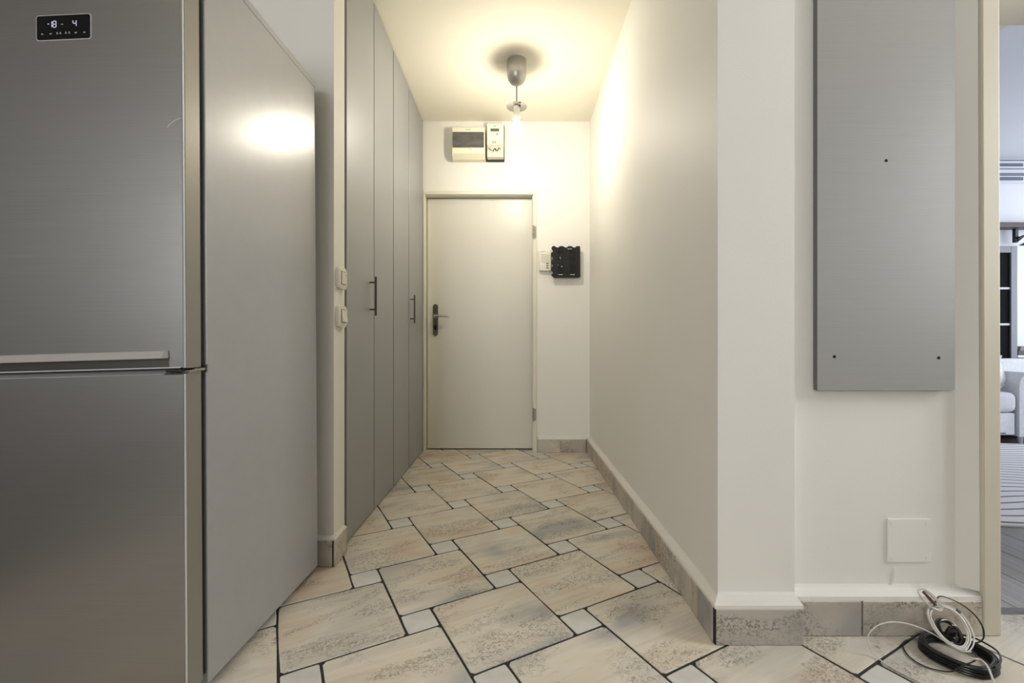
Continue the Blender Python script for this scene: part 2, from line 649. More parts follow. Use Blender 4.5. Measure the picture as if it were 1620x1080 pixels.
struct('ceiling', box(KX0, KX1, KY0, BACK + 0.2, CEIL, CEIL + 0.1), 'ceiling', 'cream painted ceiling over the hall', 'ceiling')
struct('ceiling_living', box(XP, LX1 + 0.1, YR2, LY1 + 0.1, LCEIL, LCEIL + 0.1), 'living_wall', 'white ceiling of the living room beyond the doorway', 'ceiling')

# entrance wall with the door opening
bm = bmesh.new()
DX0, DX1, DZ = -0.705, 0.184, 2.03
addbox(bm, -1.4, DX0, BACK, BACK + 0.2, 0, CEIL)
addbox(bm, DX1, XR + 0.1, BACK, BACK + 0.2, 0, CEIL)
addbox(bm, DX0, DX1, BACK, BACK + 0.2, DZ, CEIL)
addbox(bm, DX0, DX1, BACK + 0.13, BACK + 0.2, -0.003, DZ)  # added behind the leaf to stop light leaking through the door gaps
struct('wall_back', bm, 'wall', 'cream end wall around the entrance door', 'wall')
struct('wall_right', box(XR, XP, YP, BACK, 0, CEIL), 'wall', 'cream right hall wall ending in a pillar', 'wall')
bm = bmesh.new()
OX0, OX1, OZ = 1.385, 2.29, 2.012
addbox(bm, XP, OX0, YR, YR2, 0, CEIL)
addbox(bm, OX1, KX1, YR, YR2, 0, CEIL)
addbox(bm, OX0, OX1, YR, YR2, OZ, CEIL)
struct('wall_front', bm, 'wall', 'cream wall carrying the grey board, beside the living room doorway', 'wall')
struct('wall_left', box(KX0, XL, YL, 1.832, 0, CEIL), 'wall', 'white wall behind the refrigerator with a narrow end face', 'wall')
struct('wall_left_hall', box(-1.42, -1.36, 1.832, BACK, 0, CEIL), 'wall', 'wall behind the built-in wardrobe', 'wall')


def window_wall(name, wname, axis, pos, a0, a1, w0, w1, z0, z1, th_, label, wlabel, wm, zc=CEIL):
    """wall with a window opening; axis 0: wall across x at pos, 1: wall across y"""
    bm = bmesh.new()

    def B(bm, a, b, zz0, zz1, t0=pos, t1=pos + th_, bev=0):
        t0, t1 = min(t0, t1), max(t0, t1)
        if axis == 0:
            addbox(bm, t0, t1, a, b, zz0, zz1, bev)
        else:
            addbox(bm, a, b, t0, t1, zz0, zz1, bev)
    B(bm, a0, w0, 0, zc)
    B(bm, w1, a1, 0, zc)
    B(bm, w0, w1, 0, z0)
    B(bm, w0, w1, z1, zc)
    struct(name, bm, wm, label, 'wall')
    cx = (pos + th_ * 0.5, (w0 + w1) / 2, z0) if axis == 0 else ((w0 + w1) / 2, pos + th_ * 0.5, z0)
    r = thing(wname, wlabel, 'window', cx, kind='structure')
    f0, f1 = pos + th_ * 0.35, pos + th_ * 0.65
    t = 0.05
    mid = (w0 + w1) / 2
    for a, b, q0, q1 in ((w0, w0 + t, z0, z1), (w1 - t, w1, z0, z1), (w0 + t, w1 - t, z0, z0 + t), (w0 + t, w1 - t, z1 - t, z1), (mid - 0.03, mid + 0.03, z0 + t, z1 - t)):
        bm = bmesh.new()
        B(bm, a, b, q0, q1, f0, f1, 0.004)
        obj('window_frame', bm, 'frame_paint', r)
    for a, b in ((w0 + t, mid - 0.03), (mid + 0.03, w1 - t)):
        bm = bmesh.new()
        B(bm, a, b, z0 + t, z1 - t, pos + th_ * 0.48, pos + th_ * 0.52)
        obj('pane', bm, 'pane', r)


window_wall('wall_side', 'window_1', 0, KX1, KY0, YR, 0.42, 1.18, 0.95, 2.35, 0.1, 'wall with the window on the right of the camera', 'two-pane window in the right wall', 'kitchen_wall')
window_wall('wall_rear', 'window_2', 1, KY0, KX0 - 0.1, KX1, -1.70, -0.88, 0.9, 2.4, -0.1, 'kitchen wall behind the camera', 'two-pane window in the wall behind the camera', 'kitchen_wall')
struct('wall_kitchen', box(KX0 - 0.1, KX0, KY0, YL, 0, CEIL), 'kitchen_wall', 'grey side wall of the kitchen area', 'wall')  # unseen; set close so the refrigerator doors mirror a dark surface
window_wall('wall_living_right', 'window_3', 0, LX1, YR2, LY1, 1.8, 4.2, 0.6, 2.4, 0.1, 'right living room wall with its window', 'wide two-pane window of the living room', 'living_wall', LCEIL)
struct('wall_living_back', box(XP, LX1 + 0.1, LY1, LY1 + 0.1, 0, LCEIL), 'living_wall', 'cool white far wall of the living room behind the sofa', 'wall')
struct('wall_living_left', box(XP, XP + 0.02, YR2, LY1, 0, LCEIL), 'living_wall', 'left wall of the living room, backing the hall', 'wall')
struct('wall_living_front', box(KX1, LX1, YR2 - 0.1, YR2, 0, LCEIL), 'living_wall', 'near wall of the living room right of the doorway', 'wall')

# door casing of the living room doorway
cas = thing('trim_doorway', 'cream painted casing around the living room doorway', 'door casing', (1.39, 1.32, 0), (0, R(-0.18), 0), kind='structure')
obj('casing_jamb', box(1.368, 1.420, 1.297, 1.63, 0.0, 2.06, 0.004), 'casing', cas)
obj('casing_jamb', box(2.255, 2.307, 1.297, 1.63, 0.0, 2.06, 0.004), 'casing', cas)
obj('casing_head', box(1.420, 2.255, 1.297, 1.63, OZ - 0.004, 2.06, 0.004), 'casing', cas)


obj('plaster_fillet', prism([(1.322, YR + 0.001), (1.3675, YR + 0.001), (1.3675, 1.308)], 2, 0.125, 2.06), 'wall', cas)

# ------------------------------------------------------------------ stone baseboards with plaster bead on top
BH = 0.101


def base_piece(parent, x0, x1, y0, y1, z1=BH):
    cx, cy = (x0 + x1) / 2, (y0 + y1) / 2
    bm = box(x0 - cx, x1 - cx, y0 - cy, y1 - cy, 0.0005, z1, 0.0015, 1)
    o = obj('baseboard_tile', bm, 'stone_base', parent, local=True)
    pl = wloc(parent)
    o.location = (cx - pl.x, cy - pl.y, -pl.z)
    return o


def mitre(bm, axis, end, other, o0, o1, e0, e1_):
    """cut one end of a bead on the slant so that two beads meet at an outer corner"""
    for v in bm.verts:
        if abs(v.co[axis] - end) < 1e-5:
            v.co[axis] = e0 + (v.co[other] - o0) * (e1_ - e0) / (o1 - o0)
    return bm


YB = 1.258      # front face of the pillar base
XB = 0.567      # hall face of the right base
bb = struct('baseboard_right', mitre(prism([(XB + 0.004, BH), (XR + 0.002, BH), (XR + 0.002, BH + 0.022), (XR - 0.004, BH + 0.016), (XB + 0.010, BH + 0.009), (XB + 0.006, BH + 0.006)], 1, YB + 0.004, BACK - 0.001), 1, YB + 0.004, 0, XB, XR, YB, YP), 'plaster', 'stone baseboard along the right hall wall under a white plaster bead', 'baseboard')
ys = [YB + 0.012, 1.378, 1.580, 1.786, 1.988, 2.198, 2.405, 2.615, 2.82, 3.03, 3.24, BACK - 0.034]
for a, b_ in zip(ys, ys[1:]):
    base_piece(bb, XB, XR - 0.001, a + 0.0012, b_ - 0.0012)
bb = struct('baseboard_pillar', mitre(prism([(YB + 0.003, BH), (YP + 0.002, BH), (YP + 0.002, BH + 0.026), (YP - 0.006, BH + 0.019), (YB + 0.012, BH + 0.0125), (YB + 0.004, BH + 0.009)], 0, XB + 0.006, XP - 0.002), 0, XB + 0.006, 1, YB, YP, XB, XR), 'plaster', 'single stone baseboard piece on the pillar front', 'baseboard')
base_piece(bb, XB + 0.006, XP - 0.003, YB, YP - 0.001)
obj('grout_joint', box(XB + 0.002, XB + 0.007, YB + 0.003, YB + 0.013, 0.0005, BH - 0.002), 'grout', bb)
YB2 = 1.297
bb = struct('baseboard_front', prism([(YB2 + 0.004, BH), (YR + 0.002, BH), (YR + 0.002, BH + 0.034), (YR - 0.006, BH + 0.024), (YB2 + 0.014, BH + 0.015), (YB2 + 0.006, BH + 0.011)], 0, XP + 0.001, 1.366), 'plaster', 'stone baseboard under the grey board', 'baseboard')
base_piece(bb, XP + 0.002, 1.013, YB2, YR - 0.001)
base_piece(bb, 1.018, 1.364, YB2, YR - 0.001)
bb = struct('baseboard_back', prism([(BACK - 0.030, BH), (BACK + 0.001, BH), (BACK + 0.001, BH + 0.012), (BACK - 0.028, BH + 0.005)], 0, 0.190, XB + 0.03), 'plaster', 'short stone baseboard right of the entrance door', 'baseboard')
base_piece(bb, 0.188, 0.3665, BACK - 0.032, BACK - 0.001)
base_piece(bb, 0.3685, XB - 0.002, BACK - 0.032, BACK - 0.001)
bb = struct('baseboard_left', prism([(YL - 0.027, BH), (YL + 0.001, BH), (YL + 0.001, BH + 0.010), (YL - 0.024, BH + 0.006)], 0, -1.30, XL + 0.012), 'plaster', 'stone baseboard on the wall end beside the refrigerator', 'baseboard')
base_piece(bb, -0.99, XL + 0.004, YL - 0.029, YL - 0.001)
base_piece(bb, XL + 0.001, XL + 0.015, YL - 0.026, 1.822)
obj('grout_joint', box(XL + 0.005, XL + 0.0095, YL - 0.0285, YL - 0.0265, 0.0005, BH - 0.002), 'grout', bb)
obj('plaster_bead', prism([(XL - 0.001, BH), (XL + 0.014, BH), (XL + 0.011, BH + 0.005), (XL - 0.001, BH + 0.009)], 1, YL - 0.02, 1.821), 'plaster', bb)

# ------------------------------------------------------------------ entrance door
d = thing('door_1', 'plain cream entrance door with lever handle at the end of the hall', 'door', (-0.26, 3.56, 0), kind='structure')
LY = 3.555
obj('leaf', box(-0.6845, 0.1505, LY, LY + 0.045, 0.008, 2.0, 0.0025), 'door_paint', d)
prof = [(BACK - 0.012, 0), (BACK - 0.012, 0.030), (LY - 0.012, 0.030), (LY - 0.012, 0.014)]
# metal frame: two jambs and a head, each with a rebate lip
bm = bmesh.new()
addbox(bm, -0.7045, -0.689, BACK - 0.012, BACK + 0.12, 0.0, 2.03, 0.003)
obj('frame_jamb', bm, 'frame_paint', d)
bm = bmesh.new()
addbox(bm, 0.155, 0.184, BACK - 0.012, BACK + 0.12, 0.0, 2.03, 0.003)
jr = obj('frame_jamb', bm, 'frame_paint', d)
obj('jamb_lip', box(0.1495, 0.157, BACK - 0.004, BACK + 0.06, 0.0, 2.0, 0.002), 'frame_paint', jr)
bm = bmesh.new()
addprism(bm, [(BACK - 0.014, 2.008), (BACK - 0.004, 2.003), (BACK + 0.12, 2.003), (BACK + 0.12, 2.034), (BACK - 0.008, 2.034), (BACK - 0.014, 2.028)], 0, -0.689, 0.155)
obj('frame_head', bm, 'frame_paint', d)
for zc in (1.712, 0.29):
    hg = obj('hinge', tube([(0.156, BACK - 0.016, zc - 0.052), (0.156, BACK - 0.016, zc + 0.052)], 0.0065, 12), 'chrome', d)
    for q in (-0.018, 0.018):
        obj('hinge_ring', tube([(0.156, BACK - 0.016, zc + q - 0.0015), (0.156, BACK - 0.016, zc + q + 0.0015)], 0.0075, 12), 'seam', hg)
    obj('hinge_leaf', box(0.160, 0.178, BACK - 0.0165, BACK - 0.0115, zc - 0.045, zc + 0.045, 0.001, 1), 'chrome', hg)
PXc = -0.6185
lp = obj('lock_plate', prism(rrect(PXc - 0.0195, PXc + 0.0195, 0.905, 1.157, 0.019), 1, LY - 0.008, LY + 0.001), 'dark_steel', d)
tag(lp, 'dark steel long backplate of the door lever')
for zc in (1.143, 0.919):
    obj('screw', tube([(PXc, LY - 0.010, zc), (PXc, LY - 0.007, zc)], 0.005, 12), 'chrome', lp)
lever = spline([(PXc, LY - 0.004, 1.062), (PXc, LY - 0.03, 1.062), (PXc + 0.004, LY - 0.050, 1.062), (PXc + 0.02, LY - 0.056, 1.062), (PXc + 0.06, LY - 0.056, 1.0615), (PXc + 0.108, LY - 0.053, 1.060)], 6)
obj('lever', tube(lever, 0.0095, 12), 'chrome', lp, smooth=True)
obj('lever_rose', tube([(PXc, LY - 0.016, 1.062), (PXc, LY - 0.006, 1.062)], 0.0165, 20), 'nickel', lp)
obj('cylinder', prism(rrect(PXc - 0.0085, PXc + 0.0085, 0.952, 0.992, 0.008), 1, LY - 0.020, LY - 0.007), 'black_plastic', lp)
obj('thumb_turn', box(PXc - 0.012, PXc + 0.006, LY - 0.036, LY - 0.019, 0.966, 0.984, 0.003), 'rubber', lp)

# ------------------------------------------------------------------ refrigerator
FR = thing('refrigerator', 'tall brushed steel fridge freezer with a black display', 'refrigerator', (-0.743, 1.087, 0.0), (0, R(-0.35), R(-1.4)))
SH = 0.023


def fr(name, bm, m, parent=FR, shear=False, smooth=False):
    if shear:
        for v in bm.verts:
            v.co.z += SH * v.co.x
    return obj(name, bm, m, parent, local=True, smooth=smooth)


fr('body', box(-0.600, 0.0, 0.0, 0.578, 0.022, 1.8035, 0.003), 'fridge_side')
fr('top_cover', box(-0.600, 0.0, 0.004, 0.580, 1.8045, 1.827, 0.003), 'fridge_side')
fr('back_strip', box(-0.590, -0.004, 0.5805, 0.584, 0.05, 1.80), 'dark_steel')
for x in (-0.56, -0.04):
    for y in (0.05, 0.53):
        fr('foot', lathe([(0, 0), (0.016, 0), (0.016, 0.012), (0.009, 0.014), (0.009, 0.0235), (0, 0.0235)], (x, y, 0), 12), 'rubber')
for nm, z0, z1 in (('gasket', 0.05, 0.776), ('gasket', 0.800, 1.822)):
    fr(nm, box(-0.594, -0.007, -0.016, -0.0005, z0, z1), 'rubber')


def fridge_door(name, z0, z1, chamfer):
    y0, y1 = -0.062, -0.0165
    if chamfer:
        pts = [(y0, z0), (y1, z0), (y1, z1 + 0.011), (y0 + 0.028, z1 + 0.011), (y0, z1)]
    else:
        pts = [(y0, z0), (y1, z0), (y1, z1), (y0, z1)]
    bm = prism(pts, 0, -0.600, -0.001)
    dr = fr(name, bm, 'fridge_doorside', FR, True)
    return dr


up = fridge_door('upper_door', 0.7955, 1.822, False)
lo = fridge_door('lower_door', 0.045, 0.7825, True)
fr('front_panel', box(-0.599, -0.0055, -0.0650, -0.0622, 0.7960, 1.821, 0.0012, 1), 'steel', up, True)
fr('front_panel', box(-0.599, -0.0055, -0.0650, -0.0622, 0.046, 0.7822, 0.0012, 1), 'steel', lo, True)
for p, z0, z1 in ((up, 0.796, 1.821), (lo, 0.046, 0.782)):
    fr('edge_highlight', box(-0.0050, -0.0022, -0.0662, -0.0615, z0, z1, 0.0008, 1), 'fridge_edge', p, True)  # bevel highlight of the door edge, painted as a thin pale strip
# grip: bright strip along the lower edge of the upper door ; shade of the hollow below is a flat dark strip
HX0, HX1 = -0.565, -0.040
fr('grip_shade', box(HX0, HX1, -0.0662, -0.0645, 0.7985, 0.8215), 'dark_steel', up, True)
bm = prism([(-0.0660, 0.8200), (-0.0850, 0.8192), (-0.0860, 0.8205), (-0.0795, 0.8355), (-0.0780, 0.8365), (-0.0660, 0.8370)], 0, HX0, HX1)
fr('handle', bm, 'handle_strip', up, True)
fr('lower_rail', box(HX0, -0.012, -0.0672, -0.0640, 0.7960, 0.7990), 'fridge_edge', up, True)
fr('chamfer_sheen', prism([(-0.0652, 0.7818), (-0.0652, 0.7829), (-0.0340, 0.7946), (-0.0340, 0.7936)], 0, -0.599, -0.052), 'fridge_edge', lo, True)  # sheen on the lower door's chamfer, laid on as a pale strip
# hinge between the doors
hg = fr('hinge', prism([(-0.060, 0.7850), (-0.002, 0.7885), (-0.002, 0.7945), (-0.060, 0.7905)], 0, -0.014, 0.004), 'chrome')
fr('hinge_cover', box(-0.046, -0.010, -0.0690, -0.055, 0.7865, 0.7935, 0.002), 'meter_dark', hg)
fr('hinge_pin', lathe([(0, -0.006), (0.004, -0.006), (0.004, 0.012), (0, 0.012)], (0.0035, -0.004, 0.789), 10), 'chrome', hg)
# display
DXa, DXb, DZa, DZb = -0.345, -0.219, 1.561, 1.616
ds = fr('display_bezel', prism(rrect(DXa - 0.002, DXb + 0.002, DZa - 0.002, DZb + 0.002, 0.006), 1, -0.0658, -0.0640), 'fridge_edge', up, True)
sc = fr('display', prism(rrect(DXa, DXb, DZa, DZb, 0.005), 1, -0.0664, -0.0655), 'screen', up, True)
tag(sc, 'black glass display showing -18 and 4')
SEG = {'a': (0, 1, 1, 1), 'b': (1, 1, 1, 0.5), 'c': (1, 0.5, 1, 0), 'd': (0, 0, 1, 0), 'e': (0, 0, 0, 0.5), 'f': (0, 0.5, 0, 1), 'g': (0, 0.5, 1, 0.5)}
DIG = {'1': 'bc', '8': 'abcdefg', '4': 'bcfg', '-': 'g'}


def digit(ch, x, z, wd, ht, m='led'):
    bm = bmesh.new()
    t = 0.0009
    for s in DIG[ch]:
        xa, za, xb, zb = SEG[s]
        X0, X1 = sorted((x + xa * wd, x + xb * wd))
        Z0, Z1 = sorted((z + za * ht, z + zb * ht))
        g = 0.0007
        if X0 == X1:
            addbox(bm, X0 - t, X0 + t, -0.0667, -0.0663, Z0 + g, Z1 - g)
        else:
            addbox(bm, X0 + g, X1 - g, -0.0667, -0.0663, Z0 - t, Z0 + t)
    fr('digit', bm, m, sc, True)


zd = 1.589
digit('-', -0.3200, zd + 0.001, 0.0055, 0.014)
digit('1', -0.3130, zd, 0.004, 0.014)
digit('8', -0.3065, zd, 0.0075, 0.014)
digit('-', -0.2880, zd - 0.001, 0.0065, 0.014, 'icon')
digit('4', -0.2590, zd, 0.0075, 0.014)
for x in (-0.332, -0.312, -0.2965, -0.289, -0.276, -0.268, -0.2525, -0.2325):
    bm = bmesh.new()
    big = x in (-0.332, -0.312, -0.2525, -0.2325)
    addbox(bm, x - 0.0022, x + 0.0022, -0.0667, -0.0663, 1.5730, 1.5755 if big else 1.5742)
    if not big:
        addbox(bm, x - 0.001, x + 0.001, -0.0667, -0.0663, 1.5742, 1.5775)
    fr('icon', bm, 'icon', sc, True)
fr('scratch', tube(spline([(-0.040, -0.0653, 1.348), (-0.031, -0.0654, 1.3570), (-0.020, -0.0654, 1.3640), (-0.0075, -0.0653, 1.3690)], 5), 0.0006, 5), 'hair', up)

# ------------------------------------------------------------------ wardrobe
W = thing('wardrobe', 'floor-to-ceiling built-in wardrobe with four silver grey doors', 'wardrobe', (XW, 2.66, 0.0))
obj('carcass', box(-1.355, XW - 0.0225, 1.862, BACK - 0.002, 0.002, CEIL - 0.002), 'seam', W)
seams = [1.886, 2.262, 2.627, 3.016, 3.444]
for k in range(4):
    hg_ = (0.003, 0.004, 0.006, 0.007, 0.002)
    a, b_ = seams[k] + hg_[k], seams[k + 1] - hg_[k + 1]
    dr = obj('door', box(XW - 0.021, XW, a, b_, 0.006, CEIL - 0.006, 0.001, 1), 'laminate_door', W)
    yh = {0: 2.193, 3: 3.054}.get(k)
    if yh:
        hd = obj('handle', tube([(XW + 0.030, yh, 0.985), (XW + 0.030, yh, 1.176)], 0.0058, 14), 'dark_steel', dr, smooth=True)
        for z in (1.015, 1.148):
            obj('handle_post', tube([(XW - 0.001, yh, z), (XW + 0.029, yh, z)], 0.0045, 10), 'dark_steel', dr, smooth=True)
obj('end_filler', box(XW - 0.021, XW, 3.4455, BACK - 0.014, 0.006, CEIL - 0.006, 0.001, 1), 'laminate_door', W)

# ------------------------------------------------------------------ ceiling lamp
LX, LYY = 0.021, 2.74
L = thing('ceiling_lamp', 'bare lit bulb hanging from a brushed nickel cup on the hall ceiling', 'ceiling lamp', (LX, LYY, CEIL))
obj('canopy', lathe([(0, 0), (0.059, 0), (0.0605, -0.004), (0.0605, -0.075), (0.058, -0.095), (0.051, -0.117), (0.039, -0.134), (0.022, -0.1455), (0.009, -0.1500), (0, -0.1500)], (LX, LYY, CEIL), 40), 'nickel', L, smooth=True)
obj('cord_grip', lathe([(0, -0.148), (0.007, -0.148), (0.007, -0.158), (0.005, -0.162), (0, -0.162)], (LX, LYY, CEIL), 16), 'chrome', L, smooth=True)
obj('rod', tube([(LX, LYY, CEIL - 0.16), (LX, LYY, 2.305)], 0.0042, 12), 'dark_steel', L, smooth=True)
dk = obj('disc', lathe([(0.006, 0.010), (0.030, 0.006), (0.0635, 0.0), (0.0635, -0.0015), (0.030, 0.004), (0.006, 0.008)], (LX, LYY, 2.300), 40), 'chrome', L, smooth=True)
obj('terminal', box(LX + 0.012, LX + 0.024, LYY - 0.03, LYY - 0.018, 2.284, 2.300, 0.002), 'meter_dark', dk)
obj('socket', lathe([(0, 2.305), (0.012, 2.305), (0.0185, 2.296), (0.0195, 2.250), (0.0205, 2.236), (0.0205, 2.228), (0.014, 2.226), (0, 2.226)], (LX, LYY, 0), 24), 'socket', L, smooth=True)
obj('bulb', lathe([(0, 2.228), (0.013, 2.228), (0.0145, 2.214), (0.024, 2.197), (0.034, 2.175), (0.037, 2.153), (0.034, 2.133), (0.025, 2.117), (0.012, 2.109), (0, 2.107)], (LX, LYY, 0), 32), 'bulb', L, smooth=True)
# ------------------------------------------------------------------ electrics on the entrance wall
EB = thing('breaker_box', 'ivory electrical breaker box with smoked window high on the end wall', 'breaker box', (-0.341, BACK, 2.26))
bx0, bx1, bz0, bz1, by = -0.4662, -0.2140, 2.2560, 2.4880, BACK - 0.098
bm = prism([(BACK - 0.001, bz0 + 0.004), (BACK - 0.001, bz1 - 0.004), (BACK - 0.055, bz1), (by, bz1 - 0.002), (by, bz0 + 0.028), (BACK - 0.06, bz0)], 0, bx0, bx1)
obj('housing', bm, 'box_plastic', EB)
cv = obj('cover', box(bx0 + 0.001, bx1 - 0.001, by - 0.006, by - 0.0005, bz0 + 0.030, bz1 - 0.004, 0.003), 'box_plastic', EB)
win = obj('smoked_window', prism(rrect(bx0 + 0.006, bx1 - 0.008, 2.3300, 2.4460, 0.006), 1, by - 0.0125, by - 0.0063), 'smoked', EB)
obj('window_lip', box(bx0 + 0.120, bx1 - 0.012, by - 0.0150, by - 0.0128, 2.341, 2.352, 0.001, 1), 'smoked', win)
obj('latch', box(-0.322, -0.309, by - 0.0125, by - 0.0063, 2.308, 2.329, 0.002), 'box_plastic', EB)
obj('name_mark', box(-0.363, -0.325, by - 0.0068, by - 0.0061, 2.464, 2.469), 'grey_mark', EB)

EM = thing('electricity_meter', 'white electricity meter with small display beside the breaker box', 'meter', (-0.138, BACK, 2.262))
mx0, mx1, mz0, mz1, my = -0.2010, -0.0725, 2.262, 2.519, BACK - 0.100
obj('back_plate', box(mx0 - 0.006, mx1 + 0.004, BACK - 0.045, BACK - 0.001, mz0 - 0.002, mz1 + 0.008, 0.003), 'meter_dark', EM)
obj('housing', box(mx0, mx1, my, BACK - 0.0455, 2.352, mz1, 0.004), 'white_plastic', EM)
tc_ = obj('terminal_cover', box(mx0 + 0.001, mx1 - 0.001, my + 0.004, BACK - 0.0455, mz0, 2.3505, 0.004), 'meter_low', EM)
obj('lcd', box(-0.1735, -0.1075, my - 0.0025, my - 0.0002, 2.455, 2.476, 0.001, 1), 'meter_lcd', EM)
for x, r_, mm in ((-0.164, 0.003, 'grey_mark'), (-0.148, 0.003, 'grey_mark'), (-0.1225, 0.0055, 'meter_dark')):
    obj('button', tube([(x, my - 0.003, 2.434), (x, my + 0.001, 2.434)], r_, 12), mm, EM)
obj('logo_mark', box(-0.152, -0.128, my - 0.0006, my, 2.493, 2.500), 'grey_mark', EM)
obj('rating_plate', box(mx0 + 0.012, mx1 - 0.012, my - 0.001, my, 2.357, 2.386), 'meter_low', EM)
for x in (-0.158, -0.142):
    obj('print_mark', box(x, x + 0.009, my - 0.0016, my - 0.001, 2.364, 2.381), 'grey_mark', EM)
for k, (x, z, a) in enumerate(((-0.182, 2.330, 0.6), (-0.172, 2.316, -0.5), (-0.150, 2.312, 1.2), (-0.135, 2.318, -1.0), (-0.118, 2.314, 0.9), (-0.104, 2.326, -0.7))):
    dx, dz = 0.011 * math.cos(a), 0.011 * math.sin(a)
    obj('seal', tube([(x - dx, my + 0.002, z - dz), (x, my - 0.004, z), (x + dx, my + 0.002, z + dz)], 0.0042 if k % 2 else 0.003, 8), 'meter_dark' if k in (2, 3, 4) else 'grey_mark', tc_)

IC = thing('door_chime', 'small ivory door chime with slanted slots next to the entrance door', 'door chime', (0.247, BACK, 1.407))
cx0, cx1, cz0, cz1, cy = 0.2015, 0.2935, 1.407, 1.568, BACK - 0.032
obj('housing', box(cx0, cx1, cy, BACK - 0.001, cz0, cz1, 0.006, 3), 'white_plastic', IC, smooth=True)
for k in range(7):
    z = 1.5360 - k * 0.0100
    bm = prism([(cx0 + 0.013, z), (cx1 - 0.012, z - 0.007), (cx1 - 0.012, z - 0.0095), (cx0 + 0.013, z - 0.0025)], 1, cy - 0.0006, cy + 0.001)
    obj('slot', bm, 'grey_mark', IC)
for z in (1.4650, 1.4480, 1.4300):
    obj('button', box(0.2570, 0.2740, cy - 0.003, cy + 0.001, z - 0.0042, z + 0.0042, 0.001, 1), 'seam', IC)
    obj('print_mark', box(0.2440, 0.2490, cy - 0.0005, cy + 0.001, z - 0.001, z + 0.001), 'grey_mark', IC)
obj('name_mark', box(0.214, 0.246, cy - 0.0005, cy + 0.001, 1.5565, 1.5600), 'grey_mark', IC)

BP = thing('black_wall_panel', 'black scalloped plastic panel with eight vents beside the ivory door chime', 'wall panel', (0.405, BACK, 1.353))
px0, px1, pz0, pz1, py = 0.2945, 0.5165, 1.353, 1.5955, BACK - 0.048
out = []
WD, HT = px1 - px0, pz1 - pz0
# outline: scalloped top and left side
out += [(px0 + 0.011, pz0 + 0.006), (px0 + 0.016, pz0), (px1 - 0.010, pz0), (px1 - 0.003, pz0 + 0.003), (px1, pz0 + 0.010), (px1, pz1 - 0.008)]
nb = 48
for k in range(nb + 1):
    t = k / nb
    x = px1 - 0.004 - t * (WD - 0.012)
    ph = (x - px0 - 0.014) / (WD - 0.028) * 3
    s = 0.5 + 0.5 * math.cos(2 * math.pi * ph)
    out.append((x, pz1 - 0.011 * (1 - min(1, s * 1.5))))
for k in range(1, 40):
    t = k / 40
    z = pz1 - 0.010 - t * (HT - 0.020)
    ph = t * 4
    s = 0.5 + 0.5 * math.cos(2 * math.pi * ph)
    out.append((px0 + 0.011 * (1 - min(1, s * 1.6)), z))
obj('plate', prism(out, 1, py, py + 0.010), 'black_plastic', BP)
obj('housing', box(px0 + 0.016, px1 - 0.004, py + 0.010, BACK - 0.001, pz0 + 0.004, pz1 - 0.014, 0.003), 'black_plastic', BP)
for ci, fx in enumerate((0.31, 0.73)):
    for ri, fz in enumerate((0.165, 0.39, 0.63, 0.83)):
        vx_, vz_ = px0 + fx * WD, pz1 - fz * HT
        fr_ = obj('vent', box(vx_ - 0.021, vx_ + 0.021, py - 0.0016, py - 0.0001, vz_ - 0.018, vz_ + 0.018, 0.0005, 1), 'slot', BP)
        for k in range(4):
            zz = vz_ - 0.0135 + k * 0.009
            obj('vent_bar', box(vx_ - 0.019, vx_ + 0.019, py - 0.0032, py - 0.0014, zz - 0.002, zz + 0.002), 'black_plastic', fr_)
for x, z, sx, sz in ((0.4950 - 0.0040 - 0.055, 1.5730, 0.017, 0.0020), (0.3600, 1.5080, 0.003, 0.006), (0.3660, 1.4990, 0.004, 0.004), (0.3450, 1.4480, 0.003, 0.004), (0.3740, 1.4380, 0.005, 0.005), (0.3640, 1.3755, 0.016, 0.0022), (0.4560, 1.3755, 0.017, 0.0022)):
    obj('print_mark', box(x - sx, x + sx, py - 0.0038, py - 0.0001, z - sz, z + sz), 'white_mark' if sx > 0.01 else 'grey_mark', BP)


# ------------------------------------------------------------------ light switches on the wall end
def switch(name, label, zc, tilt):
    y0, y1 = 1.7385, 1.8245
    r = thing(name, label, 'light switch', (XL, (y0 + y1) / 2, zc - 0.043))
    pts = rrect(y0, y1, zc - 0.043, zc + 0.043, 0.016)
    bm = prism(pts, 0, XL + 0.0004, XL + 0.0135)
    top = [e for e in bm.edges if all(v.co.x > XL + 0.012 for v in e.verts)]
    bmesh.ops.bevel(bm, geom=top, offset=0.005, segments=3, affect='EDGES', profile=0.6)
    obj('plate', bm, 'switch', r, smooth=True)
    ya, yb = y0 + 0.027, y1 - 0.012
    za, zb = zc - 0.022, zc + 0.026
    obj('rocker_seam', box(XL + 0.012, XL + 0.0142, ya - 0.0025, yb + 0.001, za - 0.003, zb + 0.002), 'seam', r)
    t0, t1 = (0.0215, 0.0155) if tilt else (0.0155, 0.0165)
    rk = obj('rocker', prism([(XL + 0.0135, za), (XL + t0, za), (XL + t1, zb), (XL + 0.0135, zb)], 1, ya, yb), 'switch', r)
    return r, rk, ya, yb, zb


r, rk, ya, yb, zb = switch('light_switch', 'upper of two ivory rocker switches, flat rocker with indicator dot', 1.1095, False)
obj('indicator', tube([(XL + 0.0155, yb - 0.008, zb - 0.012), (XL + 0.0175, yb - 0.008, zb - 0.012)], 0.0018, 8), 'seam', rk)
switch('light_switch', 'lower of two ivory rocker switches, rocker pressed at the top', 0.9575, True)

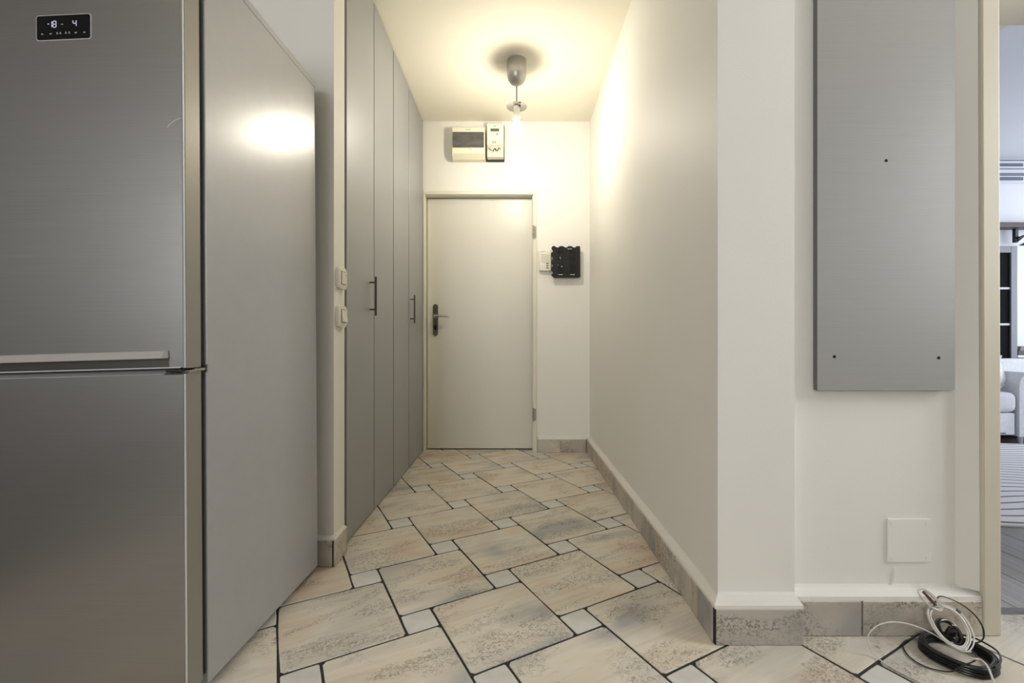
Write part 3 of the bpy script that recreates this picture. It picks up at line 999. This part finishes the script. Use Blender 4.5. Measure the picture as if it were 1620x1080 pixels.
# ------------------------------------------------------------------ grey board on the right wall
GB = thing('wall_board', 'tall silver grey wooden board with drilled holes hung on the right wall', 'wall board', (1.095, YR, 0.713))
gx0, gx1, gz0, gz1, gy = 0.8934, 1.2965, 0.7135, 2.02, 1.310
bm = box(gx0, gx1, gy, gy + 0.0014, gz0, gz1)
obj('front_face', bm, 'board', GB)
obj('core', box(gx0, gx1, gy + 0.0015, gy + 0.018, gz0 + 0.0002, gz1), 'board_edge', GB)
for x in (0.98, 1.21):
    obj('wall_batten', box(x - 0.02, x + 0.02, gy + 0.0185, YR - 0.0005, 0.80, 1.95), 'board_edge', GB)
for x, z in ((1.0948, 1.3875), (0.9426, 0.8123), (1.2488, 0.8086), (1.0948, 1.955)):
    h_ = obj('drilled_hole', tube([(x, gy - 0.0004, z), (x, gy + 0.0006, z)], 0.0046, 16), 'hole', GB)

# ------------------------------------------------------------------ blank cover plate
CP = thing('blank_cover_plate', 'painted-over square blank cover plate low on the right wall', 'cover plate', (1.182, YR, 0.1988))
obj('plate', box(1.1160, 1.2480, YR - 0.0045, YR - 0.0003, 0.1988, 0.3290, 0.002), 'wall', CP)
for x in (1.130, 1.234):
    for z in (0.2130, 0.3150):
        obj('screw_cap', tube([(x, YR - 0.0056, z), (x, YR - 0.0040, z)], 0.0045, 12), 'wall', CP)
ridge = obj('wall_ridge', tube(spline([(1.1400, YR - 0.0006, 0.180), (1.1375, YR - 0.0012, 0.160), (1.1345, YR - 0.0012, 0.147), (1.1330, YR - 0.0008, 0.136)], 4), 0.0032, 8), 'wall', smooth=True)
tag(ridge, 'short painted ridge running down the wall under the blank cover plate', 'wall ridge')


# ------------------------------------------------------------------ cables on the floor
def loops(ctrl, n, jit, r, lift=0.0, zmin=None, seg=7, sub=6, ymax=1.290):
    bm = bmesh.new()
    for k in range(n):
        P = []
        cen = sum((Vector(p) for p in ctrl), Vector()) / len(ctrl)
        sc_ = 1.0 - jit * 4 * (k / max(n - 1, 1)) + random.uniform(-0.01, 0.01)
        sh = Vector((random.uniform(-jit, jit), random.uniform(-jit, jit), random.uniform(-0.5, 0.5) * jit)) * 0.14
        for p in ctrl:
            q = cen + (Vector(p) - cen) * sc_ + sh + Vector((random.uniform(-1, 1), random.uniform(-1, 1), random.uniform(-1, 1))) * 0.0012
            q.z += lift * k
            if zmin is not None:
                q.z = max(q.z, zmin)
            q.y = min(q.y, ymax)
            P.append(q)
        addtube(bm, spline(P, sub, True), r, seg, True)
    return bm


KB = thing('black_cable_coil', 'coil of black cable lying on the floor by the doorway casing', 'cable', (1.20, 1.21, 0.0))
ctrlB = [(1.143, 1.256, 0.006), (1.190, 1.280, 0.006), (1.240, 1.270, 0.006), (1.272, 1.231, 0.006), (1.277, 1.185, 0.006), (1.250, 1.149, 0.006), (1.197, 1.130, 0.006), (1.157, 1.148, 0.006), (1.130, 1.190, 0.006), (1.127, 1.226, 0.006)]
cen = Vector((1.203, 1.205, 0))
bm = bmesh.new()
for row in range(4):
    for col in range(3):
        P = []
        f_ = 1.0 - col * 0.065 + random.uniform(-0.012, 0.012)
        for p in ctrlB:
            q = cen + (Vector((p[0], p[1], 0)) - cen) * f_
            q += Vector((random.uniform(-1, 1), random.uniform(-1, 1), 0)) * 0.0012
            q.z = 0.0038 + row * 0.0068 + random.uniform(-0.0004, 0.0008)
            q.y = min(q.y, 1.288)
            P.append(q)
        addtube(bm, spline(P, 5, True), 0.0034, 7, True)
obj('coil', bm, 'cable_black', KB, smooth=True)
obj('loose_loop', tube(spline([(1.215, 1.262, 0.030), (1.180, 1.2850, 0.018), (1.1445, 1.2830, 0.004), (1.1018, 1.2621, 0.003), (1.0757, 1.2194, 0.003), (1.0754, 1.1838, 0.003), (1.0958, 1.1626, 0.003), (1.126, 1.1480, 0.008), (1.150, 1.142, 0.028), (1.185, 1.150, 0.032), (1.212, 1.166, 0.033), (1.222, 1.195, 0.033), (1.205, 1.222, 0.033), (1.178, 1.240, 0.033)], 6), 0.0019, 6), 'cable_black', KB, smooth=True)
obj('raised_loop', tube(spline([(1.190, 1.262, 0.110), (1.2161, 1.2761, 0.1268), (1.2388, 1.2753, 0.1255), (1.2733, 1.2664, 0.1107), (1.2963, 1.2533, 0.0888), (1.3027, 1.239, 0.0651), (1.2927, 1.2265, 0.0441), (1.2732, 1.2216, 0.0335), (1.250, 1.222, 0.0320)], 6), 0.0019, 6), 'cable_black', KB, smooth=True)
obj('outer_loop', tube(spline([(1.255, 1.262, 0.030), (1.2801, 1.2383, 0.034), (1.2893, 1.2002, 0.034), (1.2791, 1.1733, 0.034), (1.2527, 1.1476, 0.033), (1.2204, 1.1311, 0.032)], 6), 0.0024, 6), 'cable_black', KB, smooth=True)

KW = thing('white_cable_coil', 'coil of white cable leaning on the black cable coil', 'cable', (1.22, 1.24, 0.03))
dz = 0.0
ctrlW = [(1.1727, 1.2618, 0.0936), (1.2119, 1.2787, 0.1068), (1.2483, 1.2714, 0.1011), (1.262, 1.2454, 0.0806), (1.2477, 1.2094, 0.0523), (1.2109, 1.1858, 0.0337), (1.185, 1.1879, 0.0353), (1.1652, 1.2028, 0.0471), (1.1608, 1.2316, 0.0698)]
obj('coil', loops(ctrlW, 5, 0.042, 0.0017, zmin=0.004, ymax=1.287), 'cable_white', KW, smooth=True)
ctrlS = [(1.1554, 1.2782, 0.144), (1.1698, 1.2804, 0.1512), (1.1871, 1.2773, 0.1411), (1.2049, 1.2713, 0.1212), (1.214, 1.2662, 0.1042), (1.2014, 1.2641, 0.0971), (1.1784, 1.2679, 0.1098), (1.1606, 1.2739, 0.1297)]
obj('end_loop', loops(ctrlS, 3, 0.022, 0.0018, ymax=1.286), 'cable_white', KW, smooth=True)
obj('brown_tie', tube(spline([(1.172, 1.276, 0.142), (1.180, 1.270, 0.131), (1.188, 1.268, 0.121), (1.199, 1.268, 0.110)], 4), 0.0042, 8), 'cable_brown', KW, smooth=True)
tag(KW.children[-1], 'brown cable tie')
obj('grey_tie', tube([(1.256, 1.266, 0.0965), (1.262, 1.262, 0.090)], 0.0056, 8), 'seam', KW)
lead = [(1.2150, 1.184, 0.0345), (1.192, 1.185, 0.0350), (1.172, 1.200, 0.0430), (1.1548, 1.2253, 0.0530), (1.1164, 1.229, 0.0699), (1.0795, 1.231, 0.0799), (1.0412, 1.2315, 0.0827), (1.0043, 1.2298, 0.0741), (0.9769, 1.2258, 0.0542), (0.9717, 1.2213, 0.0315), (0.979, 1.215, 0.009), (0.9858, 1.1881, 0.0028), (0.9951, 1.1626, 0.0028), (1.01, 1.1381, 0.0028), (1.0202, 1.1166, 0.0028), (1.0271, 1.0958, 0.0028), (1.03, 1.05, 0.0028)]
obj('lead', tube(spline(lead, 8), 0.0017, 7), 'cable_white', KW, smooth=True)
obj('tail', tube(spline([(1.185, 1.158, 0.0365), (1.1914, 1.1518, 0.0375), (1.2021, 1.1476, 0.0385), (1.193, 1.1231, 0.0395), (1.181, 1.1015, 0.030), (1.1671, 1.0769, 0.012), (1.160, 1.05, 0.0028), (1.155, 1.02, 0.0025)], 6), 0.0024, 7), 'cable_white', KW, smooth=True)

KP = thing('black_power_lead', 'small shiny black bundled lead inside the white cable coil', 'cable', (1.235, 1.255, 0.02))
ctrlP = [(1.1875, 1.250, 0.0737), (1.2145, 1.2543, 0.0775), (1.2325, 1.2395, 0.0641), (1.2259, 1.2169, 0.0435), (1.2083, 1.2089, 0.0363), (1.1869, 1.2129, 0.0399), (1.1804, 1.2291, 0.0546)]
obj('bundle', loops(ctrlP, 5, 0.045, 0.0030, zmin=0.006, ymax=1.284), 'shiny_black', KP, smooth=True)
bm = box(-0.011, 0.011, -0.006, 0.006, -0.014, 0.014, 0.004)
bmesh.ops.rotate(bm, verts=bm.verts[:], matrix=Matrix.Rotation(R(35), 3, 'Y'))
bmesh.ops.translate(bm, verts=bm.verts[:], vec=(1.206, 1.230, 0.056))
obj('plug', bm, 'shiny_black', KP, smooth=True)
for q in (-0.005, 0.005):
    obj('plug_pin', tube([(1.212 + q, 1.226, 0.047), (1.219 + q, 1.219, 0.037)], 0.0018, 8), 'chrome', KP)

# ------------------------------------------------------------------ living room seen through the doorway
bm = bmesh.new()
n = 96
cx, cy, rx, ry = 3.25, 2.90, 1.62, 0.86
rings = []
for sc_, z in ((1.0, 0.001), (1.0, 0.010), (0.985, 0.016), (0.5, 0.016)):
    ring = []
    for k in range(n):
        t = 2 * math.pi * k / n
        c, s = math.cos(t), math.sin(t)
        p = 2.0 / 3.4
        wv = 1 + 0.02 * math.sin(3 * t + 1)
        ring.append(bm.verts.new((cx + sc_ * wv * rx * math.copysign(abs(c) ** p, c), cy + sc_ * wv * ry * math.copysign(abs(s) ** p, s), z)))
    rings.append(ring)
for A, B in zip(rings, rings[1:]):
    for k in range(n):
        bm.faces.new((A[k], A[(k + 1) % n], B[(k + 1) % n], B[k]))
bm.faces.new(rings[-1])
tag(obj('rug', bm, 'rug'), 'white rug with wavy brown contour lines on the living room floor', 'rug')

SF = thing('sofa', 'white upholstered sofa with rounded arm in the living room', 'sofa', (4.0, 4.05, 0))
obj('base', box(2.9, 4.205, 3.735, 4.36, 0.075, 0.262, 0.015, 3), 'sofa', SF, smooth=True)
obj('seat_cushion', box(2.9, 4.210, 3.715, 4.20, 0.265, 0.435, 0.05, 5), 'sofa', SF, smooth=True)
obj('backrest', box(2.9, 5.25, 4.215, 4.375, 0.075, 0.698, 0.035, 4), 'sofa', SF, smooth=True)
obj('armrest', prism([(4.222, 0.066), (4.440, 0.066)] + [(4.331 + 0.109 * math.cos(R(a)), 0.49 + 0.112 * math.sin(R(a))) for a in range(0, 181, 15)], 1, 3.722, 4.205), 'sofa', SF, smooth=True)
obj('side_seat', box(4.445, 5.25, 3.80, 4.21, 0.075, 0.43, 0.03, 3), 'sofa', SF, smooth=True)
for x, y in ((4.262, 3.752), (2.96, 3.78), (2.96, 4.30), (5.19, 4.30), (5.19, 3.86)):
    obj('foot', lathe([(0, 0), (0.012, 0), (0.020, 0.068), (0, 0.068)], (x, y, 0), 14), 'cab_shelf', SF)
obj('label_tag', box(4.075, 4.120, 3.7325, 3.7350, 0.088, 0.096), 'tag', SF)
# pillow with a frilled rim
bm = bmesh.new()
n = 40
hw, hh = 0.20, 0.165
prev = None
front = bm.verts.new((0, -0.055, 0))
back = bm.verts.new((0, 0.055, 0))
prof = [(0.35, 0.055), (0.65, 0.045), (0.85, 0.025), (0.93, 0.006), (1.06, 0.004)]
ringsF, ringsB = [], []
for s, dpt in prof:
    RF, RB = [], []
    for k in range(n):
        t = 2 * math.pi * k / n
        c, s_ = math.cos(t), math.sin(t)
        p = 2.0 / 5.0
        fx, fz = math.copysign(abs(c) ** p, c) * hw * s, math.copysign(abs(s_) ** p, s_) * hh * s
        wob = 0.012 * math.sin(k * 2.4) if s > 1.0 else 0
        RF.append(bm.verts.new((fx, -dpt + wob, fz)))
        RB.append(bm.verts.new((fx, dpt + wob, fz)))
    ringsF.append(RF)
    ringsB.append(RB)
for rings, cpt in ((ringsF, front), (ringsB, back)):
    for k in range(n):
        bm.faces.new((cpt, rings[0][k], rings[0][(k + 1) % n]))
    for A, B in zip(rings, rings[1:]):
        for k in range(n):
            bm.faces.new((A[k], A[(k + 1) % n], B[(k + 1) % n], B[k]))
for k in range(n):
    bm.faces.new((ringsF[-1][k], ringsF[-1][(k + 1) % n], ringsB[-1][(k + 1) % n], ringsB[-1][k]))
pw = obj('throw_pillow', bm, 'pillow', smooth=True)
pw.location = (4.000, 3.825, 0.626)
pw.rotation_euler = (R(-8), 0, R(4))
tag(pw, 'white throw pillow with a frilled rim on the sofa', 'pillow')

TC = thing('tall_cabinet', 'tall grey-framed black cabinet with pale shelves behind the sofa', 'cabinet', (4.45, 4.43, 0))
cx0, cx1, cyF, cyB, czT = 3.9, 4.955, 4.385, 4.495, 1.800
obj('stile', box(cx1 - 0.062, cx1, cyF, cyB, 0.0, czT, 0.003), 'cab_grey', TC)
obj('stile', box(cx0, cx0 + 0.062, cyF, cyB, 0.0, czT, 0.003), 'cab_grey', TC)
obj('top_rail', box(cx0 + 0.0625, cx1 - 0.0625, cyF, cyB, czT - 0.065, czT, 0.003), 'cab_grey', TC)
obj('bottom_rail', box(cx0 + 0.0625, cx1 - 0.0625, cyF, cyB, 0.0, 0.10, 0.003), 'cab_grey', TC)
obj('black_back', box(cx0 + 0.0625, cx1 - 0.0625, cyB - 0.02, cyB - 0.002, 0.10, czT - 0.065), 'cab_black', TC)
for z in (0.66, 1.030, 1.385):
    obj('shelf', box(cx0 + 0.0625, cx1 - 0.0625, cyF + 0.01, cyB - 0.021, z - 0.010, z + 0.010), 'cab_shelf', TC)
    
for z0, z1 in ((0.1, 0.648), (0.672, 1.018), (1.042, 1.373), (1.397, 1.733)):
    obj('dark_glass', box(cx0 + 0.0625, cx1 - 0.0625, cyF + 0.014, cyF + 0.02, z0, z1), 'cab_black', TC)

BM = obj('wall_shelf', box(3.6, 6.2, 4.38, 4.499, 1.985, 2.033, 0.003), 'beam')
tag(BM, 'long dark grey wooden shelf high on the living room wall', 'shelf')
WL = thing('wall_lamp', 'small black swing-arm lamp below the dark living room shelf', 'wall lamp', (5.0, 4.45, 1.85))
obj('bracket', box(4.985, 5.017, 4.43, 4.46, 1.846, 1.984, 0.003), 'lamp_black', WL)
obj('arm', tube([(5.005, 4.42, 1.888), (5.10, 4.40, 1.925), (5.24, 4.37, 1.965)], 0.010, 10), 'lamp_black', WL)
obj('brace', tube([(5.008, 4.425, 1.862), (5.05, 4.41, 1.905)], 0.008, 8), 'lamp_black', WL)
obj('stem', tube([(5.085, 4.402, 1.918), (5.075, 4.40, 1.848)], 0.003, 6), 'lamp_black', WL)
obj('shade', lathe([(0, 0.030), (0.014, 0.028), (0.030, 0.016), (0.058, 0.0), (0.056, -0.003), (0.028, 0.011), (0, 0.016)], (5.072, 4.40, 1.820), 20), 'lamp_black', WL, smooth=True)

VG = thing('ventilation_grille', 'white slotted ventilation unit under the living room ceiling', 'ventilation grille', (4.8, 4.47, 2.44))
obj('housing', box(4.4, 5.55, 4.44, 4.499, 2.455, 2.683, 0.004), 'vent_white', VG)
for z0, z1 in ((2.602, 2.632), (2.462, 2.496)):
    obj('slot', box(4.5, 5.070, 4.4365, 4.4395, z0, z1), 'vent_dark', VG)
for z in (2.575, 2.528, 2.512, 2.66):
    obj('slat', box(4.42, 5.53, 4.428, 4.4395, z - 0.003, z + 0.003), 'vent_dark' if z != 2.575 else 'cab_grey', VG)

SB = thing('sideboard', 'low white sideboard with dark top behind the sofa', 'sideboard', (5.4, 4.44, 0))
obj('body', box(4.965, 6.0, 4.390, 4.495, 0.0, 0.727, 0.002), 'vent_white', SB)
obj('top', box(4.960, 6.0, 4.385, 4.497, 0.7275, 0.768, 0.003), 'lamp_black', SB)
obj('bottom_edge', box(4.963, 6.0, 4.386, 4.3895, 0.690, 0.704), 'lamp_black', SB)
bm = bmesh.new()
for k in range(3):
    addbox(bm, 4.985 + 0.01 * k, 5.40 - 0.012 * k, 4.39 + 0.004 * k, 4.49, 0.7685 + 0.015 * k, 0.7835 + 0.015 * k, 0.006)
tag(obj('folded_blanket', bm, 'blanket'), 'grey folded blanket lying on the low sideboard', 'blanket')
